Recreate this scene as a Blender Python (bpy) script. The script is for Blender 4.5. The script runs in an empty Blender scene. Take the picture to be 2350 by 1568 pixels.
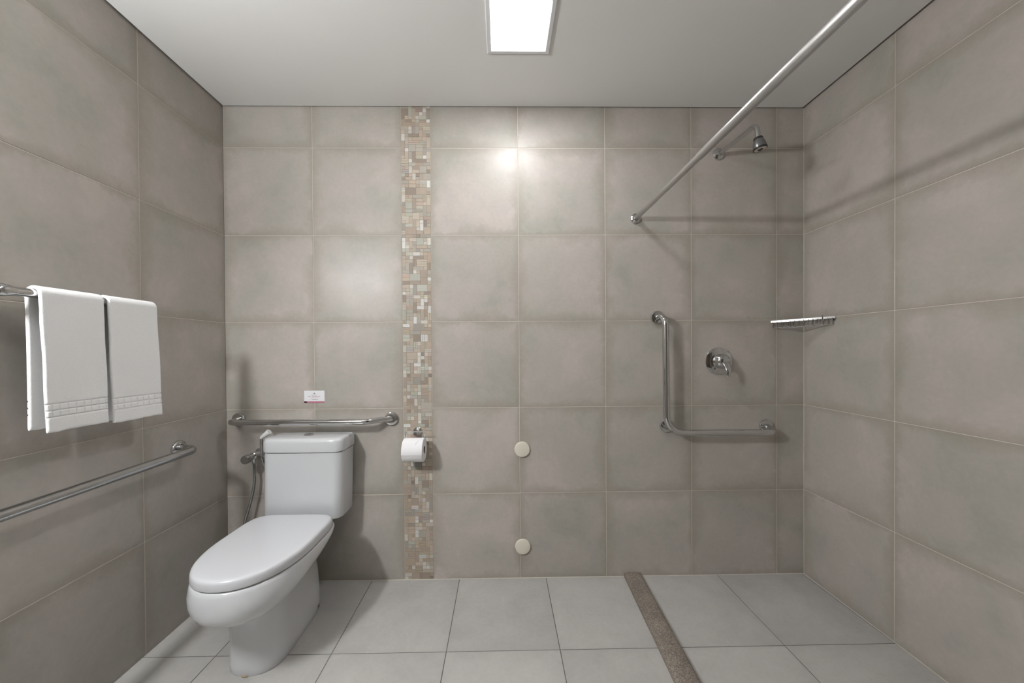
import bpy, math, random
import numpy as np
from mathutils import Vector, Matrix
random.seed(7)
SC = bpy.context.scene
COL = SC.collection
# ------------------------------------------------------------------ camera
CX, CY, CZ = 1.4087, -1.9126, 1.1854
YAW, PIT, ROL, FPX = .0151, -.0079, -.0066, 849.78
def _cam_rot():
    c, s = math.cos(YAW), math.sin(YAW); A = np.array([[c, -s, 0], [s, c, 0], [0, 0, 1]])
    c, s = math.cos(PIT), math.sin(PIT); B = np.array([[1, 0, 0], [0, c, s], [0, -s, c]])
    c, s = math.cos(ROL), math.sin(ROL); C = np.array([[c, 0, s], [0, 1, 0], [-s, 0, c]])
    return C @ B @ A
R = _cam_rot()
cd = bpy.data.cameras.new('camera'); cam = bpy.data.objects.new('camera', cd); COL.objects.link(cam)
m = Matrix.Identity(4)
for i in range(3):
    m[i][0] = R[0][i]; m[i][1] = R[2][i]; m[i][2] = -R[1][i]
m[0][3], m[1][3], m[2][3] = CX, CY, CZ
cam.matrix_world = m
cd.sensor_width = 36; cd.sensor_fit = 'HORIZONTAL'
cd.lens = FPX * 36 / 2350
cd.shift_x = 11.17 / 2350; cd.shift_y = 26.1 / 2350
cd.clip_start = .02
SC.camera = cam
# ------------------------------------------------------------------ world, view
w = bpy.data.worlds.new('world'); SC.world = w; w.use_nodes = True
w.node_tree.nodes['Background'].inputs[0].default_value = (.05, .05, .05, 1)
w.node_tree.nodes['Background'].inputs[1].default_value = 1
vs = SC.view_settings
vs.view_transform = 'Standard'; vs.look = 'None'; vs.gamma = 1; vs.use_curve_mapping = False
vs.exposure = 0.0
PANEL_E = 54.0       # ceiling panel emission
LAMP_E = 305.0        # wall lamp emission
W, H = 2.9899, 2.4318
YF = -2.75           # front wall (behind the camera)
AL, AR = .0194, .0218

# ------------------------------------------------------------------ materials
def mat(name):
    m = bpy.data.materials.new(name); m.use_nodes = True
    nt = m.node_tree; b = nt.nodes['Principled BSDF']
    return m, nt, b
def simple(name, col, rough=.5, metal=0, coat=0, spec=.5, noise=0, nscale=8, bump=0, bscale=200, sss=0):
    m, nt, b = mat(name); N = nt.nodes; L = nt.links
    b.inputs['Roughness'].default_value = rough; b.inputs['Metallic'].default_value = metal
    b.inputs['Coat Weight'].default_value = coat; b.inputs['Coat Roughness'].default_value = .04
    b.inputs['Specular IOR Level'].default_value = spec
    tc = N.new('ShaderNodeTexCoord')
    nz = N.new('ShaderNodeTexNoise'); nz.inputs['Scale'].default_value = nscale; nz.inputs['Detail'].default_value = 4
    L.new(tc.outputs['Object'], nz.inputs['Vector'])
    mx = N.new('ShaderNodeMix'); mx.data_type = 'RGBA'
    mx.inputs[6].default_value = tuple(c * (1 - noise) for c in col) + (1,)
    mx.inputs[7].default_value = tuple(min(1, c * (1 + noise)) for c in col) + (1,)
    L.new(nz.outputs[0], mx.inputs[0]); L.new(mx.outputs[2], b.inputs['Base Color'])
    if bump:
        n2 = N.new('ShaderNodeTexNoise'); n2.inputs['Scale'].default_value = bscale; n2.inputs['Detail'].default_value = 3
        L.new(tc.outputs['Object'], n2.inputs['Vector'])
        bp = N.new('ShaderNodeBump'); bp.inputs['Strength'].default_value = bump; bp.inputs['Distance'].default_value = .002
        L.new(n2.outputs[0], bp.inputs['Height']); L.new(bp.outputs[0], b.inputs['Normal'])
    return m
def tile_mat(name, base, tintA, tintB, edge, rough, edge_amt=.55, coat=0, brush=False):
    """mottled cement-look porcelain: clouds, darker worn borders, tile to tile variation"""
    m, nt, b = mat(name); N = nt.nodes; L = nt.links
    uv = N.new('ShaderNodeUVMap'); uv.uv_map = 'tile'
    at = N.new('ShaderNodeAttribute'); at.attribute_name = 'rnd'
    tc = N.new('ShaderNodeTexCoord')
    off = N.new('ShaderNodeVectorMath'); off.operation = 'MULTIPLY_ADD'
    off.inputs[1].default_value = (13, 17, 9)
    L.new(at.outputs['Color'], off.inputs[0]); L.new(tc.outputs['Object'], off.inputs[2])
    def noise(sc, det, rg=.6, dist=0):
        n = N.new('ShaderNodeTexNoise'); n.inputs['Scale'].default_value = sc; n.inputs['Detail'].default_value = det
        n.inputs['Roughness'].default_value = rg; n.inputs['Distortion'].default_value = dist
        L.new(off.outputs[0], n.inputs['Vector']); return n
    def mix(fac, a, c, mode='MIX'):
        x = N.new('ShaderNodeMix'); x.data_type = 'RGBA'; x.blend_type = mode
        if hasattr(fac, 'links'): L.new(fac, x.inputs[0])
        else: x.inputs[0].default_value = fac
        for s, v in ((6, a), (7, c)):
            if hasattr(v, 'links'): L.new(v, x.inputs[s])
            else: x.inputs[s].default_value = tuple(v) + (1,)
        return x.outputs[2]
    def math_(op, a, c=0, d=None):
        x = N.new('ShaderNodeMath'); x.operation = op
        for i, v in enumerate((a, c) if d is None else (a, c, d)):
            if hasattr(v, 'links'): L.new(v, x.inputs[i])
            else: x.inputs[i].default_value = v
        return x.outputs[0]
    def ramp(src, lo, hi):
        r = N.new('ShaderNodeMapRange'); r.inputs['From Min'].default_value = lo; r.inputs['From Max'].default_value = hi
        L.new(src, r.inputs['Value']); return r.outputs[0]
    n1 = noise(3.2, 5, .6, .3)
    n2 = noise(9, 6, .62)
    n3 = noise(60, 4, .6)
    n4 = noise(4.5, 5, .65)
    c = mix(ramp(n1.outputs[0], .36, .64), tintA, tintB)
    c = mix(ramp(n2.outputs[0], .42, .78), c, base)
    # worn edge
    sp = N.new('ShaderNodeSeparateXYZ'); L.new(uv.outputs[0], sp.inputs[0])
    ex = math_('MINIMUM', sp.outputs[0], math_('SUBTRACT', 1, sp.outputs[0]))
    ey = math_('MINIMUM', sp.outputs[1], math_('SUBTRACT', 1, sp.outputs[1]))
    ed = math_('MINIMUM', ex, ey)
    w_ = math_('MAXIMUM', math_('MULTIPLY_ADD', n4.outputs[0], .55, -.17), .012)
    ef = math_('SUBTRACT', 1, math_('DIVIDE', ed, w_)); ef = math_('MAXIMUM', math_('MINIMUM', ef, 1), 0)
    ef = math_('MULTIPLY', ef, edge_amt)
    c = mix(ef, c, edge)
    # fine streaks and speck
    fs = ramp(n3.outputs[0], .2, .8)
    fine = N.new('ShaderNodeCombineColor')
    v = math_('MULTIPLY_ADD', fs, .10, .95)
    for i in range(3): L.new(v, fine.inputs[i])
    c = mix(1.0, c, fine.outputs[0], 'MULTIPLY')
    sc = N.new('ShaderNodeSeparateColor'); L.new(at.outputs['Color'], sc.inputs[0])
    tv = math_('MULTIPLY_ADD', sc.outputs[2], .07, .965)
    tvc = N.new('ShaderNodeCombineColor')
    for i in range(3): L.new(tv, tvc.inputs[i])
    c = mix(1.0, c, tvc.outputs[0], 'MULTIPLY')
    L.new(c, b.inputs['Base Color'])
    rr = math_('MULTIPLY_ADD', n2.outputs[0], .14, rough - .07)
    L.new(rr, b.inputs['Roughness'])
    b.inputs['Specular IOR Level'].default_value = .29
    nb = N.new('ShaderNodeTexNoise'); nb.inputs['Scale'].default_value = 11; nb.inputs['Detail'].default_value = 3
    L.new(tc.outputs['Object'], nb.inputs['Vector'])
    bp = N.new('ShaderNodeBump'); bp.inputs['Strength'].default_value = .10; bp.inputs['Distance'].default_value = .002
    L.new(nb.outputs[0], bp.inputs['Height']); L.new(bp.outputs[0], b.inputs['Normal'])
    return m
def attr_mat(name, rough):
    m, nt, b = mat(name); N = nt.nodes; L = nt.links
    at = N.new('ShaderNodeAttribute'); at.attribute_name = 'Col'
    tc = N.new('ShaderNodeTexCoord'); mp = N.new('ShaderNodeMapping'); mp.inputs['Scale'].default_value = (30, 30, 230)
    L.new(tc.outputs['Object'], mp.inputs['Vector'])
    nz = N.new('ShaderNodeTexNoise'); nz.inputs['Scale'].default_value = 2; nz.inputs['Detail'].default_value = 2
    L.new(mp.outputs[0], nz.inputs['Vector'])
    mr = N.new('ShaderNodeMapRange'); mr.inputs['To Min'].default_value = .82; mr.inputs['To Max'].default_value = 1.16
    L.new(nz.outputs[0], mr.inputs['Value'])
    vm = N.new('ShaderNodeVectorMath'); vm.operation = 'SCALE'; L.new(at.outputs['Color'], vm.inputs[0]); L.new(mr.outputs[0], vm.inputs['Scale'])
    L.new(vm.outputs[0], b.inputs['Base Color']); b.inputs['Roughness'].default_value = rough
    return m
def emis(name, col, e):
    m, nt, b = mat(name)
    b.inputs['Base Color'].default_value = (.8, .8, .8, 1)
    b.inputs['Emission Color'].default_value = tuple(col) + (1,); b.inputs['Emission Strength'].default_value = e
    return m
M = {}
M['tile'] = tile_mat('wall_tile', (.420, .386, .350), (.362, .350, .308), (.470, .422, .390), (.290, .258, .210), .34)
M['floor'] = tile_mat('floor_tile', (.445, .431, .407), (.395, .385, .366), (.482, .466, .442), (.37, .362, .345), .38, .3)
M['grout'] = simple('light_grout', (.61, .57, .51), .85, noise=.12, nscale=30)
M['fgrout'] = simple('dark_grout', (.13, .12, .11), .9, noise=.3, nscale=20)
M['ceil'] = simple('ceiling_paint', (.76, .755, .74), .7, noise=.02, nscale=4)
M['mosaic'] = attr_mat('mosaic_stone', .55)
M['mgrout'] = simple('mosaic_grout', (.40, .345, .28), .9, noise=.1, nscale=60)
M['chrome'] = simple('chrome', (.60, .60, .60), .045, 1, noise=.03, nscale=14)
M['satin'] = simple('satin_steel', (.45, .45, .45), .20, 1, noise=.06, nscale=25)
M['alu'] = simple('aluminium_rod', (.53, .52, .51), .38, 1, noise=.08, nscale=30)
M['porc'] = simple('white_porcelain', (.60, .61, .625), .16, coat=.5, noise=.005, nscale=3)
M['seat'] = simple('white_seat_plastic', (.585, .592, .612), .24, coat=.15, noise=.005, nscale=3)
M['black'] = simple('black_rubber', (.02, .02, .02), .45)
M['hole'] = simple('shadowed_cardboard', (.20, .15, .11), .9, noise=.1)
M['paper'] = simple('toilet_paper', (.84, .83, .84), .95, noise=.02, nscale=50, bump=.25, bscale=500)
M['towel'] = simple('terry_cloth', (.93, .93, .93), .98, spec=.1, noise=.03, nscale=160, bump=.5, bscale=420)
M['cream'] = simple('cream_plastic', (.70, .66, .56), .35, noise=.03)
M['whitep'] = simple('white_plastic', (.78, .78, .78), .3, noise=.01)
M['frame'] = simple('panel_frame_paint', (.74, .74, .75), .4, noise=.01)
M['panel'] = emis('panel_light', (.985, .995, 1.02), PANEL_E)
M['lampg'] = emis('opal_lamp_glass', (.98, 1, 1.015), LAMP_E)
M['plate'] = simple('shower_face', (.66, .60, .52), .5, noise=.05)
M['grey'] = simple('grey_body', (.22, .22, .22), .3, .8, noise=.1)
M['card'] = simple('card_white', (.80, .80, .82), .5)
M['pink'] = simple('card_pink', (.50, .20, .26), .5, noise=.1, nscale=30)
M['dark'] = simple('card_dark', (.05, .012, .02), .5)
M['ink'] = simple('card_ink', (.16, .13, .14), .6)
M['inkr'] = simple('card_ink_plum', (.38, .14, .20), .6)
M['wood'] = simple('dark_door', (.10, .07, .05), .5, noise=.2, nscale=6)
M['stain'] = simple('rust_sealant', (.45, .34, .18), .8, noise=.2, nscale=80)
def granite():
    m, nt, b = mat('granite'); N = nt.nodes; L = nt.links
    tc = N.new('ShaderNodeTexCoord')
    v = N.new('ShaderNodeTexNoise'); v.inputs['Scale'].default_value = 230; v.inputs['Detail'].default_value = 6; v.inputs['Roughness'].default_value = .8
    n = N.new('ShaderNodeTexNoise'); n.inputs['Scale'].default_value = 9; n.inputs['Detail'].default_value = 4
    L.new(tc.outputs['Object'], v.inputs['Vector']); L.new(tc.outputs['Object'], n.inputs['Vector'])
    cr = N.new('ShaderNodeValToRGB'); L.new(v.outputs[0], cr.inputs[0])
    e = cr.color_ramp.elements; e[0].position = .36; e[0].color = (.08, .062, .05, 1); e[1].position = .66; e[1].color = (.46, .41, .355, 1)
    e.new(.5).color = (.215, .182, .15, 1)
    mr = N.new('ShaderNodeMapRange'); mr.inputs['From Min'].default_value = .3; mr.inputs['From Max'].default_value = .7
    mr.inputs['To Min'].default_value = .8; mr.inputs['To Max'].default_value = 1.15; L.new(n.outputs[0], mr.inputs['Value'])
    vm = N.new('ShaderNodeVectorMath'); vm.operation = 'SCALE'; L.new(cr.outputs[0], vm.inputs[0]); L.new(mr.outputs[0], vm.inputs['Scale'])
    L.new(vm.outputs[0], b.inputs['Base Color']); b.inputs['Roughness'].default_value = .6
    bp = N.new('ShaderNodeBump'); bp.inputs['Strength'].default_value = .5; bp.inputs['Distance'].default_value = .0015
    L.new(v.outputs[0], bp.inputs['Height']); L.new(bp.outputs[0], b.inputs['Normal'])
    return m
M['granite'] = granite()
def hosemat():
    m, nt, b = mat('braided_hose'); N = nt.nodes; L = nt.links
    b.inputs['Metallic'].default_value = .8; b.inputs['Roughness'].default_value = .35
    tc = N.new('ShaderNodeTexCoord'); wv = N.new('ShaderNodeTexWave'); wv.bands_direction = 'Z'; wv.inputs['Scale'].default_value = 120
    L.new(tc.outputs['Object'], wv.inputs['Vector'])
    cr = N.new('ShaderNodeValToRGB'); L.new(wv.outputs[0], cr.inputs[0])
    cr.color_ramp.elements[0].color = (.12, .13, .12, 1); cr.color_ramp.elements[1].color = (.42, .43, .41, 1)
    L.new(cr.outputs[0], b.inputs['Base Color'])
    bp = N.new('ShaderNodeBump'); bp.inputs['Distance'].default_value = .001; L.new(wv.outputs[0], bp.inputs['Height']); L.new(bp.outputs[0], b.inputs['Normal'])
    return m
M['hose'] = hosemat()

# ------------------------------------------------------------------ helpers
class G:
    """geometry collector; points are world coordinates"""
    def __init__(s): s.v = []; s.f = []; s.sm = []
    def add(s, v, f, smooth=True):
        n = len(s.v); s.v += [tuple(p) for p in v]; s.f += [tuple(i + n for i in q) for q in f]; s.sm += [smooth] * len(f)
        return s
def build(name, g, mt, parent=None, loc=None, sharp=35):
    me = bpy.data.meshes.new(name)
    o = bpy.data.objects.new(name, me); COL.objects.link(o)
    base = Vector((0, 0, 0))
    if parent is not None:
        base = Vector(parent['_w']); o.parent = parent
    elif loc is not None:
        base = Vector(loc); o.location = base
    if parent is not None and loc is not None:
        o.location = Vector(loc) - base; base = Vector(loc)
    o['_w'] = tuple(base)
    me.from_pydata([tuple(Vector(p) - base) for p in g.v], [], g.f)
    me.polygons.foreach_set('use_smooth', g.sm)
    mats = mt if isinstance(mt, list) else [mt]
    for x in mats: me.materials.append(x)
    me.update()
    import bmesh
    bm = bmesh.new(); bm.from_mesh(me); bmesh.ops.remove_doubles(bm, verts=bm.verts, dist=1e-6)
    bmesh.ops.recalc_face_normals(bm, faces=bm.faces)
    for e in bm.edges:
        if len(e.link_faces) == 2 and e.calc_face_angle(0) > math.radians(sharp): e.smooth = False
    bm.to_mesh(me); bm.free()
    return o
def empty(name, loc, label, cat, group=None):
    o = bpy.data.objects.new(name, None); COL.objects.link(o); o.location = loc; o['_w'] = tuple(loc)
    o.empty_display_size = .05; o['label'] = label; o['category'] = cat
    if group: o['group'] = group
    return o
def V(*a): return Vector(a)
def frame(axis):
    a = Vector(axis).normalized(); u = a.orthogonal().normalized(); return u, a.cross(u), a
def lathe(g, prof, origin, axis, n=40, cap=True, smooth=True):
    """prof: (radius, distance along axis)"""
    u, v, a = frame(axis); o = Vector(origin); vs_ = []; fs = []
    for r, h in prof:
        for i in range(n):
            t = 2 * math.pi * i / n; vs_.append(o + a * h + (u * math.cos(t) + v * math.sin(t)) * max(r, 1e-5))
    for k in range(len(prof) - 1):
        for i in range(n):
            j = (i + 1) % n; fs.append((k * n + i, k * n + j, (k + 1) * n + j, (k + 1) * n + i))
    if cap:
        fs.append(tuple(range(n))[::-1]); fs.append(tuple((len(prof) - 1) * n + i for i in range(n)))
    return g.add(vs_, fs, smooth)
def fillet(pts, rad, n=10):
    pts = [Vector(p) for p in pts]; out = [pts[0]]
    for i in range(1, len(pts) - 1):
        r = rad[i - 1] if isinstance(rad, (list, tuple)) else rad
        a = (pts[i - 1] - pts[i]); b = (pts[i + 1] - pts[i]); la, lb = a.length, b.length; a.normalize(); b.normalize()
        ang = a.angle(b)
        if ang > math.pi - .02: out.append(pts[i]); continue
        d = min(r / math.tan(ang / 2), la * .49 if i > 1 else la * .98, lb * .49 if i < len(pts) - 2 else lb * .98)
        rr = d * math.tan(ang / 2)
        c = pts[i] + (a + b).normalized() * (rr / math.sin(ang / 2))
        s = pts[i] + a * d; e = pts[i] + b * d
        vs0 = s - c; vs1 = e - c; tot = vs0.angle(vs1); ax = vs0.cross(vs1).normalized()
        for k in range(n + 1): out.append(c + Matrix.Rotation(tot * k / n, 3, ax) @ vs0)
    out.append(pts[-1]); return out
def tube(g, path, r, n=20, cap=True):
    path = [Vector(p) for p in path]; m_ = len(path)
    tan = []
    for i in range(m_):
        a = path[max(i - 1, 0)]; b = path[min(i + 1, m_ - 1)]; tan.append((b - a).normalized())
    u = tan[0].orthogonal().normalized(); vs_ = []; fs = []
    for i in range(m_):
        if i: 
            q = tan[i - 1].rotation_difference(tan[i]); u = q @ u
            u = (u - tan[i] * u.dot(tan[i])).normalized()
        v = tan[i].cross(u); rr = r[i] if isinstance(r, (list, tuple)) else r
        for k in range(n):
            t = 2 * math.pi * k / n; vs_.append(path[i] + (u * math.cos(t) + v * math.sin(t)) * rr)
    for i in range(m_ - 1):
        for k in range(n):
            j = (k + 1) % n; fs.append((i * n + k, i * n + j, (i + 1) * n + j, (i + 1) * n + k))
    if cap:
        fs.append(tuple(range(n))[::-1]); fs.append(tuple((m_ - 1) * n + k for k in range(n)))
    return g.add(vs_, fs)
def spline(pts, n=12):
    P = [Vector(p) for p in pts]; P = [P[0] * 2 - P[1]] + P + [P[-1] * 2 - P[-2]]; out = []
    for i in range(1, len(P) - 2):
        for k in range(n):
            t = k / n; a, b, c, d = P[i - 1], P[i], P[i + 1], P[i + 2]
            out.append(.5 * ((2 * b) + (c - a) * t + (2 * a - 5 * b + 4 * c - d) * t * t + (3 * b - a - 3 * c + d) * t ** 3))
    out.append(P[-2]); return out
def box(g, O, ax, ay, az, lo, hi, bev=0):
    """bevelled box in the frame (O; ax, ay, az)"""
    O = Vector(O); A = [Vector(ax), Vector(ay), Vector(az)]
    def pt(x, y, z): return O + A[0] * x + A[1] * y + A[2] * z
    if bev <= 0:
        c = [pt(x, y, z) for z in (lo[2], hi[2]) for y in (lo[1], hi[1]) for x in (lo[0], hi[0])]
        return g.add(c, [(0, 2, 3, 1), (4, 5, 7, 6), (0, 1, 5, 4), (2, 6, 7, 3), (0, 4, 6, 2), (1, 3, 7, 5)], False)
    # rounded in the x/y section and along z edges
    rings = []; nb = 4
    def ring(ins, z):
        out = []; r = bev
        x0, x1, y0, y1 = lo[0] + ins, hi[0] - ins, lo[1] + ins, hi[1] - ins; r = max(bev - ins, bev * .25)
        for cx, cy, a0 in ((x1 - r, y1 - r, 0), (x0 + r, y1 - r, 90), (x0 + r, y0 + r, 180), (x1 - r, y0 + r, 270)):
            for k in range(nb + 1):
                t = math.radians(a0 + 90 * k / nb); out.append(pt(cx + r * math.cos(t), cy + r * math.sin(t), z))
        return out
    for k in range(nb + 1):
        t = math.pi / 2 * k / nb; rings.append(ring(bev * (1 - math.sin(t)), lo[2] + bev * (1 - math.cos(t))))
    for k in range(nb + 1):
        t = math.pi / 2 * k / nb; rings.append(ring(bev * (1 - math.cos(t)), hi[2] - bev * (1 - math.sin(t))))
    return loft(g, rings)
def loft(g, rings, cap=True, smooth=True):
    n = len(rings[0]); vs_ = [p for r in rings for p in r]; fs = []
    for i in range(len(rings) - 1):
        for k in range(n):
            j = (k + 1) % n; fs.append((i * n + k, i * n + j, (i + 1) * n + j, (i + 1) * n + k))
    if cap:
        fs.append(tuple(range(n))[::-1]); fs.append(tuple((len(rings) - 1) * n + k for k in range(n)))
    return g.add(vs_, fs, smooth)
X_, Y_, Z_ = V(1, 0, 0), V(0, 1, 0), V(0, 0, 1)
UL = V(AL, -1, 0).normalized(); NL = V(1, AL, 0).normalized()
UR = V(-AR, -1, 0).normalized(); NR = V(-1, AR, 0).normalized()
def ML(off, s, z): return UL * s + NL * off + Z_ * z
def MR(off, s, z): return V(W, 0, 0) + UR * s + NR * off + Z_ * z

# ------------------------------------------------------------------ tiled surfaces (setting)
def tiled(name, O, U, Vv, N, us, vs_, skip=None, gap=.0012, mt=None, mg=None, thick=.09, seed=1, clipv=None, tilt=.0006):
    """one mesh: grout slab plus one bevelled slab per tile.  us/vs_ are seam positions."""
    rs = random.Random(seed)
    O = Vector(O); verts = []; faces = []; uvs = []; rnd = []; mi = []
    def p(u, v, n): return tuple(O + U * u + Vv * v + N * n)
    T = .449
    def quad(a, b, c, d, uv4, r, m_):
        n = len(verts); verts.extend((a, b, c, d)); faces.append((n, n + 1, n + 2, n + 3)); uvs.append(uv4); rnd.append(r); mi.append(m_)
    for i in range(len(us) - 1):
        for j in range(len(vs_) - 1):
            u0, u1, v0, v1 = us[i], us[i + 1], vs_[j], vs_[j + 1]
            if skip and skip(u0, u1): continue
            r = (rs.random(), rs.random(), rs.random())
            g_ = gap
            a0, a1, b0, b1 = u0 + g_, u1 - g_, v0 + g_, v1 - g_
            k = .0009; dep = -.0012
            # cut tiles keep the print of a full tile
            fu = min(1, (u1 - u0) / T); fv = min(1, (v1 - v0) / T)
            cu = (0, fu) if i < len(us) - 2 or fu > .95 else (0, fu)
            if i == 0 and fu < .95: cu = (1 - fu, 1)
            cv = (0, fv)
            ta, tb = rs.uniform(-1, 1) * tilt, rs.uniform(-1, 1) * tilt
            def nh(u, v): return -abs(ta) * .225 - abs(tb) * .225 + ta * (u - (u0 + u1) / 2) + tb * (v - (v0 + v1) / 2)
            inn = [(a0 + k, b0 + k), (a1 - k, b0 + k), (a1 - k, b1 - k), (a0 + k, b1 - k)]
            mid = [(a0, b0), (a1, b0), (a1, b1), (a0, b1)]
            def uvof(u, v): return (cu[0] + (u - u0) / (u1 - u0) * (cu[1] - cu[0]), cv[0] + (v - v0) / (v1 - v0) * (cv[1] - cv[0]))
            I = [p(u, v, nh(u, v)) for u, v in inn]; Mi = [p(u, v, nh(u, v) - k * .7) for u, v in mid]; D = [p(u, v, dep - .002) for u, v in mid]
            quad(*I, [uvof(*q) for q in inn], r, 0)
            for e in range(4):
                f = (e + 1) % 4
                quad(Mi[e], Mi[f], I[f], I[e], [uvof(*mid[e]), uvof(*mid[f]), uvof(*inn[f]), uvof(*inn[e])], r, 0)
                quad(D[e], D[f], Mi[f], Mi[e], [uvof(*mid[e]), uvof(*mid[f])] * 2, r, 0)
    # grout slab
    u0, u1, v0, v1 = us[0], us[-1], vs_[0], vs_[-1]
    A = [p(u, v, -.0012) for u, v in ((u0, v0), (u1, v0), (u1, v1), (u0, v1))]; B = [p(u, v, -thick) for u, v in ((u0, v0), (u1, v0), (u1, v1), (u0, v1))]
    Zr = (0, 0, 0); z4 = [(0, 0)] * 4
    quad(*A, z4, Zr, 1); quad(B[3], B[2], B[1], B[0], z4, Zr, 1)
    for e in range(4):
        f = (e + 1) % 4; quad(B[e], B[f], A[f], A[e], z4, Zr, 1)
    me = bpy.data.meshes.new(name); me.from_pydata(verts, [], faces)
    me.materials.append(mt or M['tile']); me.materials.append(mg or M['grout'])
    me.polygons.foreach_set('material_index', mi)
    me.uv_layers.new(name='tile'); me.color_attributes.new('rnd', 'FLOAT_COLOR', 'CORNER')
    me.uv_layers['tile'].data.foreach_set('uv', [x for k in uvs for q_ in k for x in q_])
    me.color_attributes['rnd'].data.foreach_set('color', [x for k in rnd for _ in range(4) for x in (k[0], k[1], k[2], 1.0)])
    me.update()
    o = bpy.data.objects.new(name, me); COL.objects.link(o); o['kind'] = 'structure'
    # make normals face the room
    return o
TZ = .445
zs = [0, .4438, .8888, 1.3338, 1.7788, 2.2238, 2.56]
M1 = 1.0505; M0 = .9005
backx = [0, .4485, M0, M1] + [M1 + .4487 * k for k in range(1, 5)] + [W]
tiled('wall_back', (0, 0, 0), X_, Z_, V(0, -1, 0), backx, zs, skip=lambda a, b: abs(a - M0) < .001, seed=3)
LS = 2.80
tiled('wall_left', (0, 0, 0), UL, Z_, NL, [0, .45, .899, 1.348, 1.797, 2.246, 2.695, LS], zs, seed=5)
tiled('wall_right', (W, 0, 0), UR, Z_, NR, [0, .4554, .904, 1.353, 1.802, 2.251, 2.70, LS], zs, seed=9)
FX = .735 - .4487 * 2
fx = [-.08] + [FX + .4487 * k for k in range(1, 9) if -.07 < FX + .4487 * k < W + .05] + [W + .08]
fy = [0, .4622] + [.4622 + .4487 * k for k in range(1, 6)] + [2.85]
tiled('floor', (0, 0, 0), X_, V(0, -1, 0), Z_, fx, fy, mt=M['floor'], mg=M['fgrout'], seed=21, gap=.0016)
# ceiling board with a shadow gap along the walls, slab above it
g = G(); q = .008
c0 = [(q, -q), (W - .013, -q), (W - AR * 2.8 - .013, -2.74), (AL * 2.8 + q, -2.74)]
for z in (H, H + .0125): g.v += [(x, y, z) for x, y in c0]
g.f = [(0, 1, 2, 3), (7, 6, 5, 4)] + [(i, 4 + i, 4 + (i + 1) % 4, (i + 1) % 4) for i in range(4)]; g.sm = [False] * 6
# cut-out for the recessed panel is hidden by the fixture itself
o = build('ceiling', g, M['ceil']); o['kind'] = 'structure'
g = G(); box(g, (0, 0, 0), X_, Y_, Z_, (-.1, -2.9, H + .055), (W + .1, .1, H + .12))
o = build('trim_1', g, M['grout']); o['kind'] = 'structure'
# front wall (behind the camera) with a doorway and dark door
g = G()
box(g, (0, 0, 0), X_, Y_, Z_, (-.05, YF - .1, 0), (1.75, YF, 2.56)); box(g, (0, 0, 0), X_, Y_, Z_, (2.62, YF - .1, 0), (W + .05, YF, 2.56))
box(g, (0, 0, 0), X_, Y_, Z_, (1.75, YF - .1, 2.12), (2.62, YF, 2.56))
o = build('wall_front', g, simple('front_wall_paint', (.20, .19, .175), .6, noise=.05, nscale=3)); o['kind'] = 'structure'
g = G(); box(g, (0, 0, 0), X_, Y_, Z_, (1.75, YF - .06, 0), (2.62, YF - .02, 2.12))
o = build('door_1', g, M['wood']); o['kind'] = 'structure'
# thin corner grout lines
g = G(); box(g, (0, 0, 0), X_, Y_, Z_, (.0, -.003, 0), (W, .0, .003))
o = build('baseboard_back', g, M['grout']); o['kind'] = 'structure'
g = G(); box(g, MR(0, 0, 0), UR, NR, Z_, (0, 0, 0), (2.7, .0025, .0025))
box(g, MR(0, 0, 0), UR, NR, Z_, (0, 0, 0), (.002, .002, H))
o = build('baseboard_right', g, M['grout']); o['kind'] = 'structure'

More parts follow.
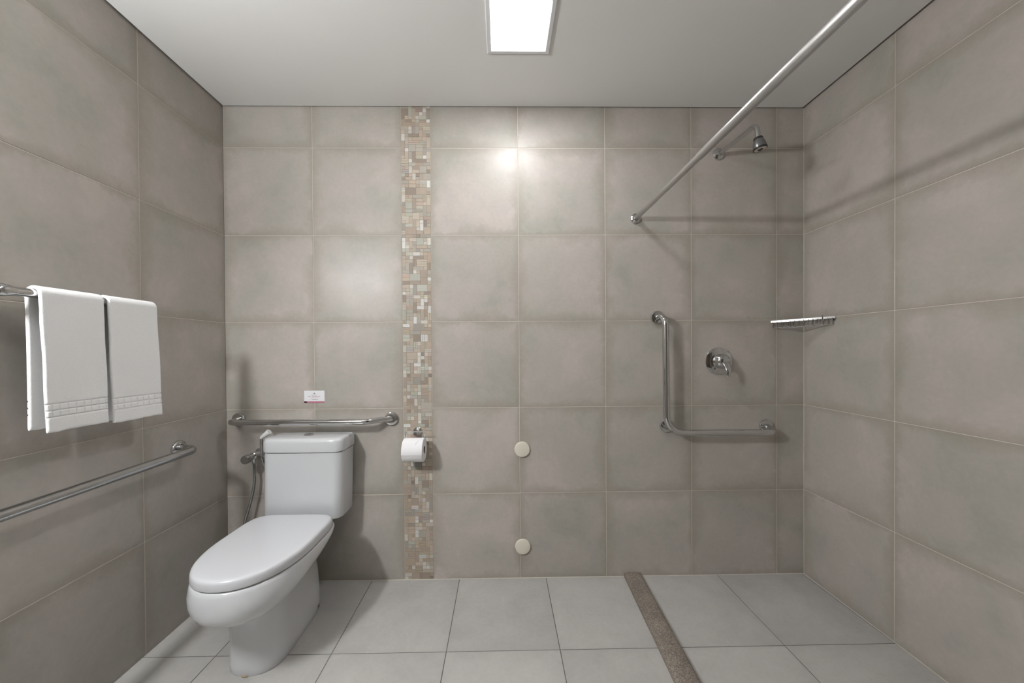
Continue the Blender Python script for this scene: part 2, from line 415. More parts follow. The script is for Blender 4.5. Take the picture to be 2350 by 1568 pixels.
# ------------------------------------------------------------------ mosaic strip
def mosaic():
    rs = random.Random(4); verts = []; faces = []; cols = []; mi = []
    NC = 8; pitch = (M1 - M0 - .003) / NC; x0 = M0 + .0015
    pal = [((.66, .66, .62), 11), ((.60, .57, .50), 10), ((.52, .45, .36), 16), ((.46, .385, .30), 16), ((.40, .33, .26), 15), ((.43, .40, .34), 14), ((.36, .335, .29), 8), ((.30, .25, .20), 8), ((.47, .47, .40), 9)]
    bag = [c for c, n in pal for _ in range(n)]
    rows = int(2.56 / pitch) + 1; occ = set()
    def q(P, c, m_):
        n = len(verts); verts.extend(P); faces.append(tuple(range(n, n + 4))); cols.append(c); mi.append(m_)
    for j in range(rows):
        for i in range(NC):
            if (i, j) in occ: continue
            w_, h_ = rs.choices([(1, 1), (2, 1), (1, 2), (2, 2), (3, 1), (1, 3), (3, 2)], [40, 16, 15, 12, 6, 6, 3])[0]
            sheet = j // 16
            while any((i + a, j + b) in occ or i + a >= NC or (j + b) // 16 != sheet for a in range(w_) for b in range(h_)):
                if w_ > 1: w_ -= 1
                elif h_ > 1: h_ -= 1
                else: break
            for a in range(w_):
                for b in range(h_): occ.add((i + a, j + b))
            c = rs.choice(bag)
            if w_ * h_ > 2: c = rs.choice([b for b in bag if b[0] < .58])
            v = rs.uniform(.80, .98); c = (c[0] * v, c[1] * v * .985, c[2] * v)
            # a block may be cut into thin sticks
            sub = rs.choices([1, 2, 3], [60, 25, 15])[0] if max(w_, h_) > 1 else rs.choices([1, 2], [80, 20])[0]
            horiz = w_ >= h_
            for k in range(sub):
                a0, a1, b0, b1 = i, i + w_, j, j + h_
                if sub > 1:
                    if horiz: b0, b1 = j + h_ * k / sub, j + h_ * (k + 1) / sub
                    else: a0, a1 = i + w_ * k / sub, i + w_ * (k + 1) / sub
                gp = .00055; hh = rs.uniform(.0002, .0014)
                e = .0012 if b0 % 16 == 0 else 0
                xa, xb, za, zb = x0 + a0 * pitch + gp, x0 + a1 * pitch - gp, b0 * pitch + gp + e, b1 * pitch - gp
                zb = min(zb, 2.555)
                if zb <= za: continue
                cc = tuple(x * rs.uniform(.94, 1.06) for x in c) if sub > 1 else c
                f = [(xa + .0003, -hh, za + .0003), (xb - .0003, -hh, za + .0003), (xb - .0003, -hh, zb - .0003), (xa + .0003, -hh, zb - .0003)]
                d = [(xa, .0012, za), (xb, .0012, za), (xb, .0012, zb), (xa, .0012, zb)]
                q(f, cc, 0)
                for e_ in range(4): q([d[e_], d[(e_ + 1) % 4], f[(e_ + 1) % 4], f[e_]], cc, 0)
    q([(M0, .0004, 0), (M1, .0004, 0), (M1, .0004, 2.56), (M0, .0004, 2.56)], (0, 0, 0), 1)
    me = bpy.data.meshes.new('trim_2'); me.from_pydata(verts, [], faces)
    me.materials.append(M['mosaic']); me.materials.append(M['mgrout']); me.polygons.foreach_set('material_index', mi)
    ca = me.color_attributes.new('Col', 'FLOAT_COLOR', 'CORNER'); li = 0
    for k in range(len(faces)):
        for c in range(4): ca.data[li].color = tuple(cols[k]) + (1,); li += 1
    o = bpy.data.objects.new('trim_2', me); COL.objects.link(o); o['kind'] = 'structure'
mosaic()

# ------------------------------------------------------------------ ceiling light panel (recessed) and wall lamp
PX, PY = 1.487, -.480
t = empty('ceiling_light', (PX, PY, H), 'square recessed white light panel glowing in the ceiling', 'ceiling light')
g = G(); a, b = .130, .110
for s in range(4):
    Rm = Matrix.Rotation(s * math.pi / 2, 3, 'Z')
    prof = [(b, .0), (b, -.006), (b + .003, -.0075), (a - .003, -.0065), (a, -.003), (a, 0)]
    rings = []
    for r_, h_ in prof:
        rings.append((r_, h_))
    vs_ = []
    for r_, h_ in prof:
        for sg in (-1, 1): vs_.append(V(PX, PY, H) + Rm @ V(sg * r_, -r_, h_))
    g.add(vs_, [(2 * k, 2 * k + 1, 2 * k + 3, 2 * k + 2) for k in range(len(prof) - 1)], False)
build('frame', g, M['frame'], t)
g = G(); box(g, (PX, PY, H), X_, Y_, Z_, (-b, -b, -.0035), (b, b, -.0005))
build('diffuser', g, M['panel'], t)
def wall_lamp():
    s0, z0 = 1.70, 1.87
    c = ML(0, s0, z0)
    t = empty('wall_lamp', c, 'oblong opal wall lamp on the left wall nearer than the towel bar', 'wall lamp')
    g = G(); box(g, c, UL, Z_, NL, (-.15, -.045, 0), (.15, .045, .02), .006); build('back_plate', g, M['chrome'], t)
    g = G(); box(g, c, UL, Z_, NL, (-.14, -.04, .0205), (.14, .04, .11), .018); build('lamp_shade', g, M['lampg'], t)
wall_lamp()

# ------------------------------------------------------------------ toilet
TX = .467
def plan(t_, w, yf, yc, yb, ef, eb):
    """closed egg plan: t in 0..2pi; front (towards -Y) exponent ef, back exponent eb"""
    c, s = math.cos(t_), math.sin(t_)
    e = ef if s < 0 else eb
    x = w * math.copysign(abs(c) ** (2 / e), c)
    L_ = (yc - yf) if s < 0 else (yb - yc)
    y = yc + L_ * math.copysign(abs(s) ** (2 / e), s)
    return TX + x, y
def ringp(w, yf, yc, yb, ef, eb, zf, n=72):
    out = []
    for k in range(n):
        x, y = plan(2 * math.pi * k / n, w, yf, yc, yb, ef, eb); out.append(V(x, y, zf(x, y) if callable(zf) else zf))
    return out
tt = empty('toilet', (TX, -.36, 0), 'white two-piece toilet with closed lid standing in the left corner', 'toilet')
g = G(); R_ = []
def lerp(a, b, t_): return a + (b - a) * t_
# pedestal rings: z, halfwidth, yfront, yc, yback, ef, eb
ped = [(0, .0995, -.557, -.44, -.148, 2.45, 5), (.004, .1015, -.559, -.44, -.146, 2.45, 5), (.03, .1015, -.559, -.44, -.146, 2.45, 5), (.10, .100, -.561, -.44, -.148, 2.4, 5), (.18, .099, -.567, -.44, -.153, 2.35, 4.5), (.222, .101, -.577, -.44, -.160, 2.3, 4)]
for z, w_, a_, c_, b_, e1, e2 in ped: R_.append(ringp(w_, a_, c_, b_, e1, e2, z))
# bowl rings with slanted underside
def sl(z, k): return lambda x, y: z + k * max(0, min(1, (y + .62) / .42)) ** 1.1
bowl = [(.236, .107, -.590, -.43, -.165, 2.3, 3.6, .055), (.247, .125, -.625, -.43, -.175, 2.3, 3.2, .075), (.258, .143, -.657, -.43, -.185, 2.3, 3.0, .085),
        (.272, .161, -.682, -.425, -.195, 2.3, 3.0, .085), (.290, .175, -.699, -.42, -.205, 2.32, 3.1, .075), (.312, .185, -.708, -.42, -.208, 2.32, 3.4, .060),
        (.335, .190, -.711, -.42, -.190, 2.32, 4.2, .042), (.360, .191, -.711, -.42, -.180, 2.3, 5.0, .026), (.385, .1895, -.709, -.42, -.176, 2.2, 5.5, .010), (.395, .187, -.706, -.42, -.177, 2.2, 5.5, .003), (.399, .183, -.702, -.42, -.181, 2.2, 5.5, 0), (.3995, .15, -.66, -.42, -.24, 2.2, 4.0, 0), (.392, .10, -.60, -.42, -.30, 2.2, 3.0, 0)]
for z, w_, a_, c_, b_, e1, e2, k in bowl: R_.append(ringp(w_, a_, c_, b_, e1, e2, sl(z, k)))
loft(g, R_)
# shelf under the cistern
rings = []
for z, w_, y0, y1 in ((.30, .06, -.24, -.07), (.34, .095, -.26, -.04), (.365, .115, -.27, -.03), (.383, .12, -.27, -.026), (.388, .116, -.265, -.03)):
    rings.append([V(TX + w_ * math.copysign(abs(math.cos(a_)) ** .4, math.cos(a_)), (y0 + y1) / 2 + (y1 - y0) / 2 * math.copysign(abs(math.sin(a_)) ** .4, math.sin(a_)), z) for a_ in [2 * math.pi * k / 48 for k in range(48)]])
loft(g, rings)
build('bowl', g, M['porc'], tt, sharp=60)
# lid + seat
def lidrings(zb, spec):
    out = []
    for z, ins in spec: out.append(ringp(.188 - ins, -.706 + ins, -.42, -.198 - ins, 2.2, 6.0, z))
    return out
g = G(); loft(g, lidrings(0, [(.3997, .013), (.3997, .011), (.4042, .011), (.4042, .013)])); build('seat', g, M['seat'], tt)
g = G(); sp = [(.4040, .02), (.4040, .003), (.4045, .001), (.408, 0), (.426, .001), (.4325, .003), (.4362, .0065), (.4380, .011), (.4389, .018), (.4393, .035), (.4395, .08), (.4397, .12), (.4398, .15)]
loft(g, lidrings(0, sp)); build('lid', g, M['seat'], tt, sharp=50)
for sx_ in (-1, 1):
    g = G(); lathe(g, [(.008, -.025), (.011, -.024), (.011, .024), (.008, .025)], (TX + sx_ * .075, -.187, .412), (1, 0, 0), 20)
    build('hinge', g, M['seat'], tt)
# cistern
def rr(w, y0, y1, rad, z, bow=.0, n=8):
    out = []; k_ = max(0, (.708 - z) / .316); w = w + .0035 * k_; TX = globals()['TX'] - .009 * k_
    for cx, cy, a0 in ((w - rad, y1 - .012, 0), (-w + rad, y1 - .012, 90), (-w + rad, y0 + rad, 180), (w - rad, y0 + rad, 270)):
        r_ = rad if cy < (y0 + y1) / 2 else .012
        cx = math.copysign(w - r_, cx)
        for k in range(n + 1):
            t_ = math.radians(a0 + 90 * k / n); x = cx + r_ * math.cos(t_); y = cy + r_ * math.sin(t_)
            out.append(V(TX + x, y - (bow * (1 - (x / w) ** 2) if y < (y0 + y1) / 2 else 0), z))
        if a0 == 180:
            for k in range(1, 12):
                x = (-w + rad) + (2 * w - 2 * rad) * k / 12; out.append(V(TX + x, y0 - bow * (1 - (x / w) ** 2), z))
    return out
g = G()
loft(g, [rr(.172, -.150, -.020, .035, .392, .003), rr(.181, -.160, -.016, .038, .394, .004), rr(.1835, -.163, -.015, .040, .401, .004), rr(.1845, -.165, -.015, .040, .50, .004), rr(.1865, -.168, -.015, .040, .7085, .005), rr(.1790, -.160, -.020, .034, .7090, .005), rr(.1790, -.160, -.020, .034, .7130, .005)])
build('tank', g, M['porc'], tt, sharp=50)
g = G()
loft(g, [rr(.180, -.161, -.019, .035, .7122, .005), rr(.1895, -.172, -.012, .042, .7126, .005), rr(.1905, -.173, -.012, .042, .718, .005), rr(.190, -.172, -.012, .042, .757, .005), rr(.1885, -.1705, -.013, .041, .7645, .005), rr(.185, -.167, -.016, .039, .7705, .005), rr(.180, -.162, -.020, .037, .7735, .0045), rr(.170, -.152, -.028, .034, .7752, .004), rr(.15, -.135, -.04, .03, .7760, .003)])
tl = build('tank_lid', g, M['porc'], tt, sharp=50)
g = G(); lathe(g, [(.021, 0), (.0225, .001), (.0225, .004), (.020, .0055), (.0175, .0055), (.017, .0045)], (TX - .003, -.090, .7758), Z_, 36)
fb = build('flush_button', g, M['chrome'], tt)
g = G(); lathe(g, [(.016, 0), (.016, .005), (.014, .0062)], (TX - .003, -.090, .7758), Z_, 32); box(g, (TX - .003, -.09, .7758), X_, Y_, Z_, (-.0005, -.015, .006), (.0005, .015, .0066))
build('button_halves', g, M['satin'], fb)
g = G(); lathe(g, [(.0075, 0), (.0075, .006), (.006, .009), (.003, .0105)], (TX + .0905, -.215, .022), (1, -.1, 0), 20); 
build('bolt_cap', g, simple('dull_bolt', (.22, .20, .18), .45, .6, noise=.2), tt)
g = G()
for k, (ang0, ang1) in enumerate(((262, 276),)):
    pts = []
    for i in range(9):
        a_ = math.radians(ang0 + (ang1 - ang0) * i / 8); x, y = plan(a_, .0965, -.561, -.44, -.148, 2.1, 5); pts.append((x, y, .0035))
    tube(g, pts, [.0006, .0016, .0022, .0024, .002, .0024, .002, .0012, .0005], 8)
build('sealant_stain', g, M['stain'], tt)

# ------------------------------------------------------------------ grab bars
def flange(g, O, ax, r=.0235, h=.012):
    lathe(g, [(r * .98, .0), (r, .001), (r, h * .55), (r * .93, h * .85), (r * .78, h), (r * .5, h)], O, ax, 40)
NB = V(0, -1, 0)
t = empty('grab_bar', (.45, 0, .838), 'straight chrome grab bar on the wall above the toilet tank', 'grab bar')
g = G(); tube(g, fillet([(.068, -.004, .838), (.068, -.082, .838), (.738, -.082, .836), (.842, -.004, .837)], [.034, .06]), .0143, 24); build('rail', g, M['chrome'], t)
for x in (.066, .842):
    g = G(); flange(g, (x, 0, .838 if x < .5 else .837), NB, .035, .014); build('flange', g, M['chrome'], t)
# left wall lower bar
t = empty('grab_bar', ML(0, .65, .764), 'long chrome grab bar low on the left wall below the towels', 'grab bar')
g = G(); tube(g, fillet([ML(.004, .293, .768), ML(.082, .303, .766), ML(.082, 1.10, .760), ML(.004, 1.13, .760)], .036), .0165, 28); build('rail', g, M['satin'], t)
for s in (.293, 1.13):
    g = G(); flange(g, ML(0, s, .767 if s < .5 else .76), NL, .0375, .014); build('flange', g, M['chrome'], t)
# L shaped bar in shower
t = empty('grab_bar', (2.25, 0, .79), 'L-shaped chrome grab bar on the shower wall beside the mixer', 'grab bar')
g = G(); tube(g, fillet([(2.216, -.004, 1.349), (2.226, -.078, 1.349), (2.232, -.078, .765), (2.778, -.078, .763), (2.786, -.004, .779)], [.045, .085, .036], 14), .0160, 28); build('rail', g, M['chrome'], t)
g = G(); tube(g, fillet([(2.262, -.004, .787), (2.262, -.04, .787), (2.257, -.078, .790)], .01), .0105, 16); build('bracket', g, M['chrome'], t)
for x, z in ((2.216, 1.349), (2.262, .787), (2.786, .779)):
    g = G(); flange(g, (x, 0, z), NB, .0345, .014); build('flange', g, M['chrome'], t)

# ------------------------------------------------------------------ towel bar and towels
BO, BZ, BR = .085, 1.352, .0125
t = empty('towel_bar', ML(0, .72, BZ), 'chrome towel bar on the left wall carrying two towels', 'towel bar')
g = G(); tube(g, fillet([ML(.004, .510, BZ), ML(BO, .517, BZ), ML(BO, .925, BZ), ML(.004, .985, BZ)], [.02, .035]), BR, 28); build('rail', g, M['chrome'], t)
for s in (.510, .985):
    g = G(); flange(g, ML(0, s, BZ), NL, .034, .016); build('flange', g, M['chrome'], t)
g = G(); tube(g, [ML(BO, .900, BZ), ML(BO, .926, BZ), ML(BO - .002, .932, BZ)], [.0125, .0175, .0175], 28)
build('collar', g, M['chrome'], t)
g = G(); tube(g, [ML(.05, .60, .992), ML(.05, .74, .992)], .0022, 10); tube(g, [ML(.0, .61, .992), ML(.05, .61, .992)], .0022, 10); tube(g, [ML(.0, .73, .992), ML(.05, .73, .992)], .0022, 10)
build('lower_rod', g, M['chrome'], t)
def towel(label, sA, sB, zf, zb, seed, sA2=None, sB2=None, flare=0, th=.0100):
    """hand towel folded lengthwise over the bar; sA nearer the camera (large s)"""
    rs = random.Random(seed); r0 = BR + .0006 + th / 2
    # centre path: back bottom -> bar -> front bottom
    path = []; nb_, na, nf = 150, 26, 210
    for k in range(nb_): path.append((-r0, lerp(zb, BZ, k / nb_), -1, k / nb_))
    for k in range(na + 1):
        a_ = math.pi - math.pi * k / na; path.append((r0 * math.cos(a_), BZ + r0 * math.sin(a_), 0, 0))
    for k in range(1, nf + 1): path.append((r0, lerp(BZ, zf, k / nf), 1, k / nf))
    width = sA - sB; nw = 110
    ph = [rs.uniform(0, 6.28) for _ in range(8)]
    rings = []
    npth = len(path)
    for i, (o_, z, side, kk) in enumerate(path):
        a_ = path[max(i - 1, 0)]; b_ = path[min(i + 1, npth - 1)]
        tx, tz = b_[0] - a_[0], b_[1] - a_[1]; l_ = math.hypot(tx, tz); tx /= l_; tz /= l_
        nx, nz = -tz, tx   # outward normal
        zbot = zf if side >= 0 else zb
        d = z - zbot      # distance from hem
        hang = max(0, (BZ - z)) / .4
        # edges
        eA = sA + (flare * hang if side > 0 else 0) + .0009 * math.sin(z * 31 + ph[0]) * min(1, hang * 3)
        eB = sB + (flare * hang if side > 0 else 0) + .0009 * math.sin(z * 27 + ph[1]) * min(1, hang * 3)
        if side < 0 and sA2 is not None:
            f_ = min(1, hang * 3); eA = lerp(eA, sA2, f_); eB = lerp(eB, sB2, f_)
        end = min(1, (min(i, npth - 1 - i) + .25) / 4.0)  # rounded hems
        thk = th * (math.sqrt(max(0, 1 - (1 - end) ** 2)) * .8 + .2)
        sec = []
        def wob(s_):
            u = (s_ - sB) / width
            return (.0022 * math.sin(u * 3.2 + ph[2] + z * 3) + .0010 * math.sin(u * 11 + ph[3] - z * 9)) * min(1, hang * 1.6)
        def groove(u):
            # two rows of small squares between two lines
            if side == 0: return 0
            gsum = 0
            for zl in (.043, .062, .081):
                gsum = max(gsum, math.exp(-((d - zl) / .0015) ** 2))
            if .045 < d < .079 :
                q_ = (u * 8 + .15) % 1
                gsum = max(gsum, .8 * math.exp(-((q_ - .5) / .06) ** 2))
            elif d > .043 and d < .083: pass
            return gsum * .0042
        def band(u): return 0
        out_side = []; in_side = []
        for k in range(nw + 1):
            u = k / nw; s_ = lerp(eB, eA, u)
            e = min(u, 1 - u) * width / (th * .5); rim = math.sqrt(max(0, 1 - (1 - min(1, e)) ** 2)) * .92 + .08
            hz = .0006 * math.sin(u * 22 + ph[4]) + .0008 * math.sin(u * 7 + ph[5])
            low = max(0, 1 - d / .05) * hz
            gv = groove(u)
            w0 = wob(s_) if side >= 0 else wob(s_) * .4
            off_o = thk / 2 * rim - gv + rs.uniform(-.00012, .00012); off_i = -thk / 2 * rim
            out_side.append((o_ + nx * (off_o) * 1 + w0 * (1 if side >= 0 else 1), s_, z + nz * off_o + low))
            in_side.append((o_ + nx * off_i + w0, s_, z + nz * off_i + low))
        # for the back layer the outer side faces the wall
        sec = out_side + in_side[::-1]
        rings.append([ML(BO + a, s_, z_) for a, s_, z_ in sec])
    g = G(); loft(g, rings)
    o = build('towel', g, M['towel'], None, loc=ML(BO, (sA + sB) / 2, BZ), sharp=70)
    o['label'] = label; o['category'] = 'towel'; o['group'] = 'white towels on the towel bar'
    return o
towel('white towel over the chrome bar, the left and wider of two', .862, .692, .958, .968, 2, .860, .70, -.012)
towel('white towel over the chrome bar, right and narrower, farther from camera', .678, .503, .9500, .955, 5, .672, .497, -.014)

# ------------------------------------------------------------------ hand bidet sprayer
t = empty('bidet_sprayer', (.168, 0, .665), 'chrome hand bidet sprayer and valve on the wall left of the toilet', 'bidet sprayer')
g = G(); lathe(g, [(.024, 0), (.0245, .002), (.022, .006), (.013, .010), (.012, .03), (.017, .032), (.0180, .054), (.0140, .057), (.0125, .072), (.0135, .073), (.0135, .082)], (.168, 0, .667), V(-.02, -1, -.05), 36)
tube(g, [(.167, -.045, .667), (.167, -.045, .633)], [.0105, .0095], 20); lathe(g, [(.0100, 0), (.0100, .012), (.008, .014)], (.167, -.045, .636), (0, 0, -1), 6)
tube(g, fillet([(.167, -.045, .667), (.2065, -.045, .667), (.2065, -.048, .690)], .012), .0075, 16)
build('valve', g, M['chrome'], t)
g = G(); lathe(g, [(.012, 0), (.0195, .001), (.0210, .004), (.0210, .026), (.0195, .029), (.014, .0295)], (.1655, -.082, .662), V(-.02, -1, -.05), 32)
build('knob', g, M['satin'], t)
g = G(); tube(g, spline([(.167, -.045, .632), (.1685, -.046, .59), (.170, -.048, .54), (.162, -.05, .48), (.145, -.052, .41), (.124, -.055, .335), (.115, -.055, .27), (.13, -.05, .205), (.170, -.045, .18), (.222, -.040, .23), (.232, -.036, .33), (.233, -.035, .45), (.228, -.036, .56), (.212, -.044, .63), (.206, -.048, .668)], 10), .0062, 14)
build('hose', g, M['hose'], t)
g = G(); tube(g, [(.206, -.048, .660), (.2065, -.048, .70), (.2075, -.049, .752)], [.0075, .0068, .0078], 20); build('handle', g, M['chrome'], t)
g = G(); tube(g, [(.2060, -.049, .7505), (.2100, -.050, .757), (.2250, -.051, .7675), (.2400, -.052, .7785), (.2440, -.052, .7815)], [.0068, .0085, .0112, .0135, .0135], 24)
hd = build('spray_head', g, M['whitep'], t)
g = G(); lathe(g, [(.0135, 0), (.0150, .001), (.0150, .005), (.012, .0075)], (.2440, -.052, .7815), V(.8, -.05, .6), 24); build('spray_rim', g, M['whitep'], hd)

# ------------------------------------------------------------------ toilet paper holder and roll
t = empty('toilet_paper_holder', (.975, 0, .768), 'small chrome wire paper holder on the mosaic strip', 'paper holder')
g = G(); lathe(g, [(.0225, 0), (.0235, .0015), (.0235, .005), (.020, .009), (.012, .012), (.0095, .015), (.0095, .058), (.0085, .060)], (.975, 0, .768), NB, 36); build('flange', g, M['chrome'], t)
g = G(); RZ, RY = .692, -.070
tube(g, fillet([(1.033, -.060, .779), (.930, -.060, .779), (.914, -.070, RZ), (1.020, -.070, RZ)], [.012, .008]), .0022, 12); build('wire_arm', g, M['chrome'], t)
t = empty('toilet_paper_roll', (.973, RY, RZ), 'white toilet paper roll hanging from the wire holder', 'toilet paper')
g = G(); ro, ri, x0, x1 = .0585, .0185, .9215, 1.0225
lathe(g, [(ri + .001, x0), (ro - .003, x0), (ro, x0 + .003), (ro, x1 - .003), (ro - .003, x1), (ri + .001, x1), (ri + .001, x1 - .02), (ri + .001, x0 + .02), (ri + .001, x0)], (0, RY, RZ), X_, 64, cap=False)
build('paper', g, M['paper'], t)
g = G(); lathe(g, [(ri, x0 + .001), (ri + .0012, x0 + .001), (ri + .0012, x1 - .0005), (ri, x1 - .0005), (ri, x0 + .001)], (0, RY, RZ), X_, 40, cap=False)
build('cardboard_core', g, M['hole'], t)
g = G()
# loose outer sheet with its cut edge
pts = []; 
n = 14
for i in range(n + 1):
    a_ = math.radians(62 - 74 * i / n); rr_ = ro + .0006 + .0012 * (i / n)
    for x in (x0 + .001, x1 - .001):
        pts.append((x, RY - rr_ * math.cos(a_), RZ + rr_ * math.sin(a_)))
for i in range(n, -1, -1):
    a_ = math.radians(62 - 74 * i / n); rr_ = ro + .0002
    for x in (x0 + .001, x1 - .001): pts.append((x, RY - rr_ * math.cos(a_), RZ + rr_ * math.sin(a_)))
m2 = 2 * (n + 1)
fs = [(2 * i, 2 * i + 1, 2 * i + 3, 2 * i + 2) for i in range(m2 - 1)]
g.add(pts, fs); build('loose_sheet', g, M['paper'], t)
g = G(); tube(g, [(.9925, RY - .0415, RZ + .0445), (.9990 + .002, RY - .0300, RZ + .0530)], .0006, 6)
tube(g, [(.978, RY - .0565, RZ + .0195), (.9925, RY - .0415, RZ + .0445)], [.0007, .0009], 6)
build('fold_crease', g, simple('crease_shade', (.5, .49, .49), .9), t)

# ------------------------------------------------------------------ two round caps
for z, lab in ((.671, 'round cream cap on the wall tiles, the upper of two'), (.166, 'round cream cap on the wall tiles, lower one near the floor')):
    g = G(); lathe(g, [(.0395, 0), (.0405, .002), (.0400, .007), (.0375, .0105), (.030, .0125), (.018, .0135), (.006, .0138)], (1.512, 0, z), NB, 56)
    o = build('blanking_plate', g, M['cream'], None, loc=(1.512, 0, z)); o['label'] = lab; o['category'] = 'wall plate'; o['group'] = 'round caps on the back wall'

# ------------------------------------------------------------------ sign card
sx, sz = .4475, .952
t = empty('sign_card', (sx, 0, sz - .031), 'small white notice card with pink bottom band above the grab bar', 'sign')
g = G(); box(g, (sx, 0, sz), X_, Z_, NB, (-.0515, -.031, 0), (.0515, .031, .0015)); build('card', g, M['card'], t)
g = G(); box(g, (sx, 0, sz), X_, Z_, NB, (-.0372, -.031, .0015), (.0515, -.0225, .0019)); build('pink_band', g, M['pink'], t)
g = G(); box(g, (sx, 0, sz), X_, Z_, NB, (-.0515, -.031, .0015), (-.0372, -.0225, .0019)); build('dark_band', g, M['dark'], t)
g = G()
g.add([V(sx, -.0016, sz + .0215), V(sx + .0030, -.0016, sz + .0165), V(sx, -.0016, sz + .0115), V(sx - .0030, -.0016, sz + .0165), V(sx, -.0021, sz + .0165)], [(0, 1, 4), (1, 2, 4), (2, 3, 4), (3, 0, 4)], False)
box(g, (sx, 0, sz), X_, Z_, NB, (-.008, .0165, .0015), (.008, .0172, .0017)); build('emblem', g, M['ink'], t)
rs = random.Random(3)
for zz, wdt, hh, mm in ((.0085, .014, .0016, M['ink']), (.0015, .032, .0026, M['inkr']), (-.0055, .020, .0026, M['inkr']), (-.0128, .022, .0026, M['ink'])):
    g = G(); x = -wdt
    while x < wdt:
        l_ = rs.uniform(.0012, .0022); 
        if rs.random() > .14: box(g, (sx, 0, sz + zz), X_, Z_, NB, (x, -hh / 2, .0015), (x + l_ * .8, hh / 2 * rs.choice([.7, 1]), .0017))
        x += l_
    build('text_line', g, mm, t)

# ------------------------------------------------------------------ shower curtain rod
t = empty('shower_curtain_rod', (2.106, 0, 1.860), 'straight satin aluminium shower curtain rod fixed high on the back wall', 'curtain rod')
g = G(); tube(g, [(2.106, -.002, 1.860), (2.106, -.78, 1.860)], .0118, 24); build('inner_tube', g, M['alu'], t)
g = G(); lathe(g, [(.0122, .62), (.0135, .6205), (.0135, 2.60)], (2.106, 0, 1.860), NB, 24, cap=False)
tube(g, [(2.106, -2.60, 1.860), (2.106, -2.70, 1.860)], .0135, 24)
build('outer_tube', g, M['alu'], t)
g = G(); lathe(g, [(.025, 0), (.026, .002), (.0255, .008), (.018, .013), (.0155, .016), (.0155, .022)], (2.106, 0, 1.860), NB, 32); build('flange', g, M['chrome'], t)
g = G(); lathe(g, [(.025, 0), (.026, .002), (.0255, .008), (.018, .013), (.0155, .016), (.0155, .06)], (2.106, YF, 1.860), V(0, 1, 0), 32); build('flange', g, M['chrome'], t)

# ------------------------------------------------------------------ shower arm and head
AX, AZ = 2.540, 2.193
t = empty('wall_shower', (AX, 0, AZ), 'small chrome shower head on a bent arm high on the back wall', 'shower head')
g = G(); lathe(g, [(.0295, 0), (.0305, .0015), (.0300, .006), (.024, .011), (.014, .014), (.0125, .02)], (AX, 0, AZ), NB, 40); build('flange', g, M['chrome'], t)
g = G(); tube(g, fillet([(AX, -.005, AZ - .002), (AX, -.290, AZ - .020), (AX + .004, -.292, AZ - .088)], .032, 12), .0105, 24); build('arm', g, M['chrome'], t)
hx, hy, hz = AX + .004, -.292, AZ - .080
ax = V(.16, -.05, -1).normalized()
g = G(); lathe(g, [(.0125, -.002), (.0165, 0), (.0185, .004), (.0195, .011)], (hx, hy, hz), ax, 36); hb = build('collar', g, M['black'], t)
g = G(); lathe(g, [(.0190, .010), (.0205, .016), (.0245, .026), (.0262, .038), (.0268, .048)], (hx, hy, hz), ax, 40); hb = build('head_body', g, M['grey'], t)
g = G(); lathe(g, [(.0272, .046), (.0278, .048), (.0278, .052), (.0262, .054), (.0235, .0535)], (hx, hy, hz), ax, 40, cap=False); build('rubber_ring', g, M['black'], hb)
g = G(); lathe(g, [(.0240, .050), (.0240, .0535), (.0110, .0545), (.0105, .053)], (hx, hy, hz), ax, 40); fp = build('face_plate', g, M['plate'], hb)
g = G(); lathe(g, [(.0105, .050), (.0105, .0550), (.0085, .0575), (.004, .0575)], (hx, hy, hz), ax, 30); build('nozzle', g, M['black'], hb)

# ------------------------------------------------------------------ shower mixer
mx_, mz_ = 2.539, 1.120
t = empty('shower_mixer', (mx_, 0, mz_), 'round chrome shower mixer plate with a single lever', 'shower mixer')
g = G(); lathe(g, [(.0705, 0), (.0712, .002), (.0700, .005), (.062, .0085), (.048, .0115), (.036, .014), (.033, .016)], (mx_, 0, mz_), NB, 72); build('cover_plate', g, M['chrome'], t)
g = G(); lathe(g, [(.0380, .014), (.0385, .028), (.0375, .040), (.0335, .050), (.0250, .057), (.0130, .061), (.003, .0622)], (mx_, 0, mz_), NB, 48)
kn = build('knob', g, M['chrome'], t)
g = G(); pr = []
for k in range(15):
    u = k / 14; z = lerp(mz_ + .004, mz_ - .078, u); y = -.050 - .030 * math.sin(min(1, u * 1.6) * math.pi / 2) - .004 * u
    w_ = lerp(.0190, .0110, u) * (1 if k < 13 else (.85 if k == 13 else .45)); h_ = lerp(.0140, .0060, u) * (1 if k < 14 else .5)
    tl_ = -.10 * u
    pr.append([V(mx_ + .002 + w_ * math.cos(a_) + tl_ * .02, y + h_ * math.sin(a_), z + h_ * math.sin(a_) * .5) for a_ in [2 * math.pi * q_ / 24 for q_ in range(24)]])
loft(g, pr); build('lever', g, M['chrome'], t)

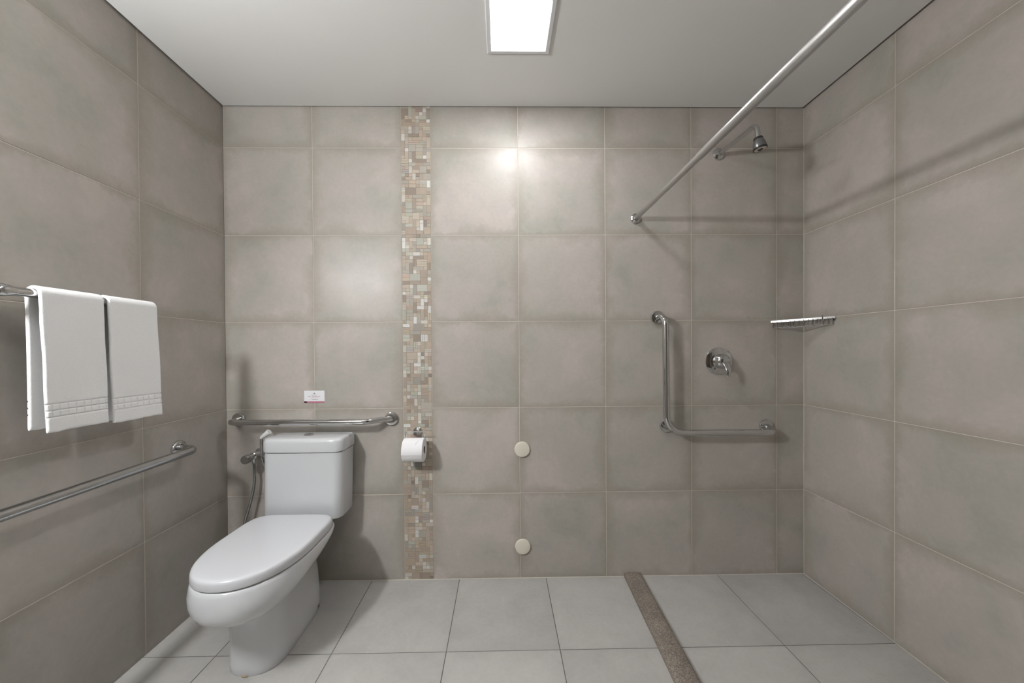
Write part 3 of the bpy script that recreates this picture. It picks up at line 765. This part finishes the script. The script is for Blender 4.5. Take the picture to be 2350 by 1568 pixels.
# ------------------------------------------------------------------ corner soap basket
bz = 1.322
P0 = V(2.812, -.004, bz); P1 = MR(.004, .190, bz + .0085); PC = V(W - .006, -.006, bz)
t = empty('soap_basket', (W - .05, -.05, bz - .03), 'chrome wire corner soap basket on the shower walls', 'soap basket')
g = G(); d_ = (P1 - P0); A_ = P0; L_ = d_.length; dn = d_.normalized(); nn = V(-dn.y, dn.x, 0)
if nn.dot(PC - P0) > 0: nn = -nn
fp_ = []
n = 24; bowf = .001
front = [P0 + d_ * (k / n) + nn * bowf * math.sin(math.pi * k / n) for k in range(n + 1)]
rings = [[p + nn * a + Z_ * b for a, b in ((-.0012, -.0048), (.0012, -.0048), (.0012, .0048), (-.0012, .0048))] for p in front]
loft(g, rings, smooth=False); build('front_rail', g, M['satin'], t)
g = G(); tube(g, [P0, PC], .0028, 10); tube(g, [PC, P1], .0028, 10); build('back_rail', g, M['chrome'], t)
g = G(); nw = 14
for k in range(nw):
    u = (k + .5) / nw
    a = P0 + d_ * u + nn * bowf * math.sin(math.pi * u)
    # run perpendicular to the front rail until a wall is met
    dr = -nn; tx = (-.005 - a.y) / dr.y if dr.y > 1e-6 else 9
    ty = (W - .008 - AR * -a.y - a.x) / dr.x if dr.x > 1e-6 else 9
    l_ = max(.004, min(tx, ty)); b = a + dr * l_
    dz = V(0, 0, -.032); s_ = min(.008, l_ * .3)
    tube(g, fillet([a + V(0, 0, .0), a + dz + dr * s_ * .3, b + dz - dr * s_ * .3, b], min(.008, l_ * .2), 5), .0019, 8)
for off_, zz in ((.012, -.031), (.05, -.033)):
    a = P0 + (PC - P0) * (off_ / .18) ; b = P1 + (PC - P1) * (off_ / .18)
    tube(g, [a + V(0, 0, zz), b + V(0, 0, zz)], .0015, 8)
build('wire_grid', g, M['chrome'], t)
g = G(); pp = P0 + d_ * .82 + nn * .004; tube(g, [pp + V(0, 0, -.009), pp + V(0, 0, .012)], .0022, 10); build('hook_pin', g, M['chrome'], t)
for p_, n_ in ((V(2.82, 0, bz), NB), (MR(0, .185, bz), NR)):
    g = G(); lathe(g, [(.0075, 0), (.0075, .004), (.004, .0055)], p_, n_, 20); build('wall_mount', g, M['satin'], t)

# ------------------------------------------------------------------ granite shower curb
g = G(); rings = []
for k in range(41):
    s = k / 40 * 2.745; xc = 2.084 - .0415 * s; hw = .0455
    pf = []
    for i in range(17):
        a_ = math.pi * i / 16; c_, s_ = math.cos(a_), math.sin(a_)
        pf.append(V(xc + hw * math.copysign(abs(c_) ** .75, c_), -s, .020 * abs(s_) ** .6 + .004))
    pf = [V(xc + hw, -s, 0)] + pf + [V(xc - hw, -s, 0)]
    rings.append(pf)
loft(g, rings)
o = build('shower_curb', g, M['granite'], None, loc=(2.084, 0, 0), sharp=60); o['label'] = 'rounded speckled granite curb across the floor at the shower edge'; o['category'] = 'shower curb'

# ------------------------------------------------------------------ tidy up helper properties
for o in bpy.data.objects:
    if '_w' in o: del o['_w']
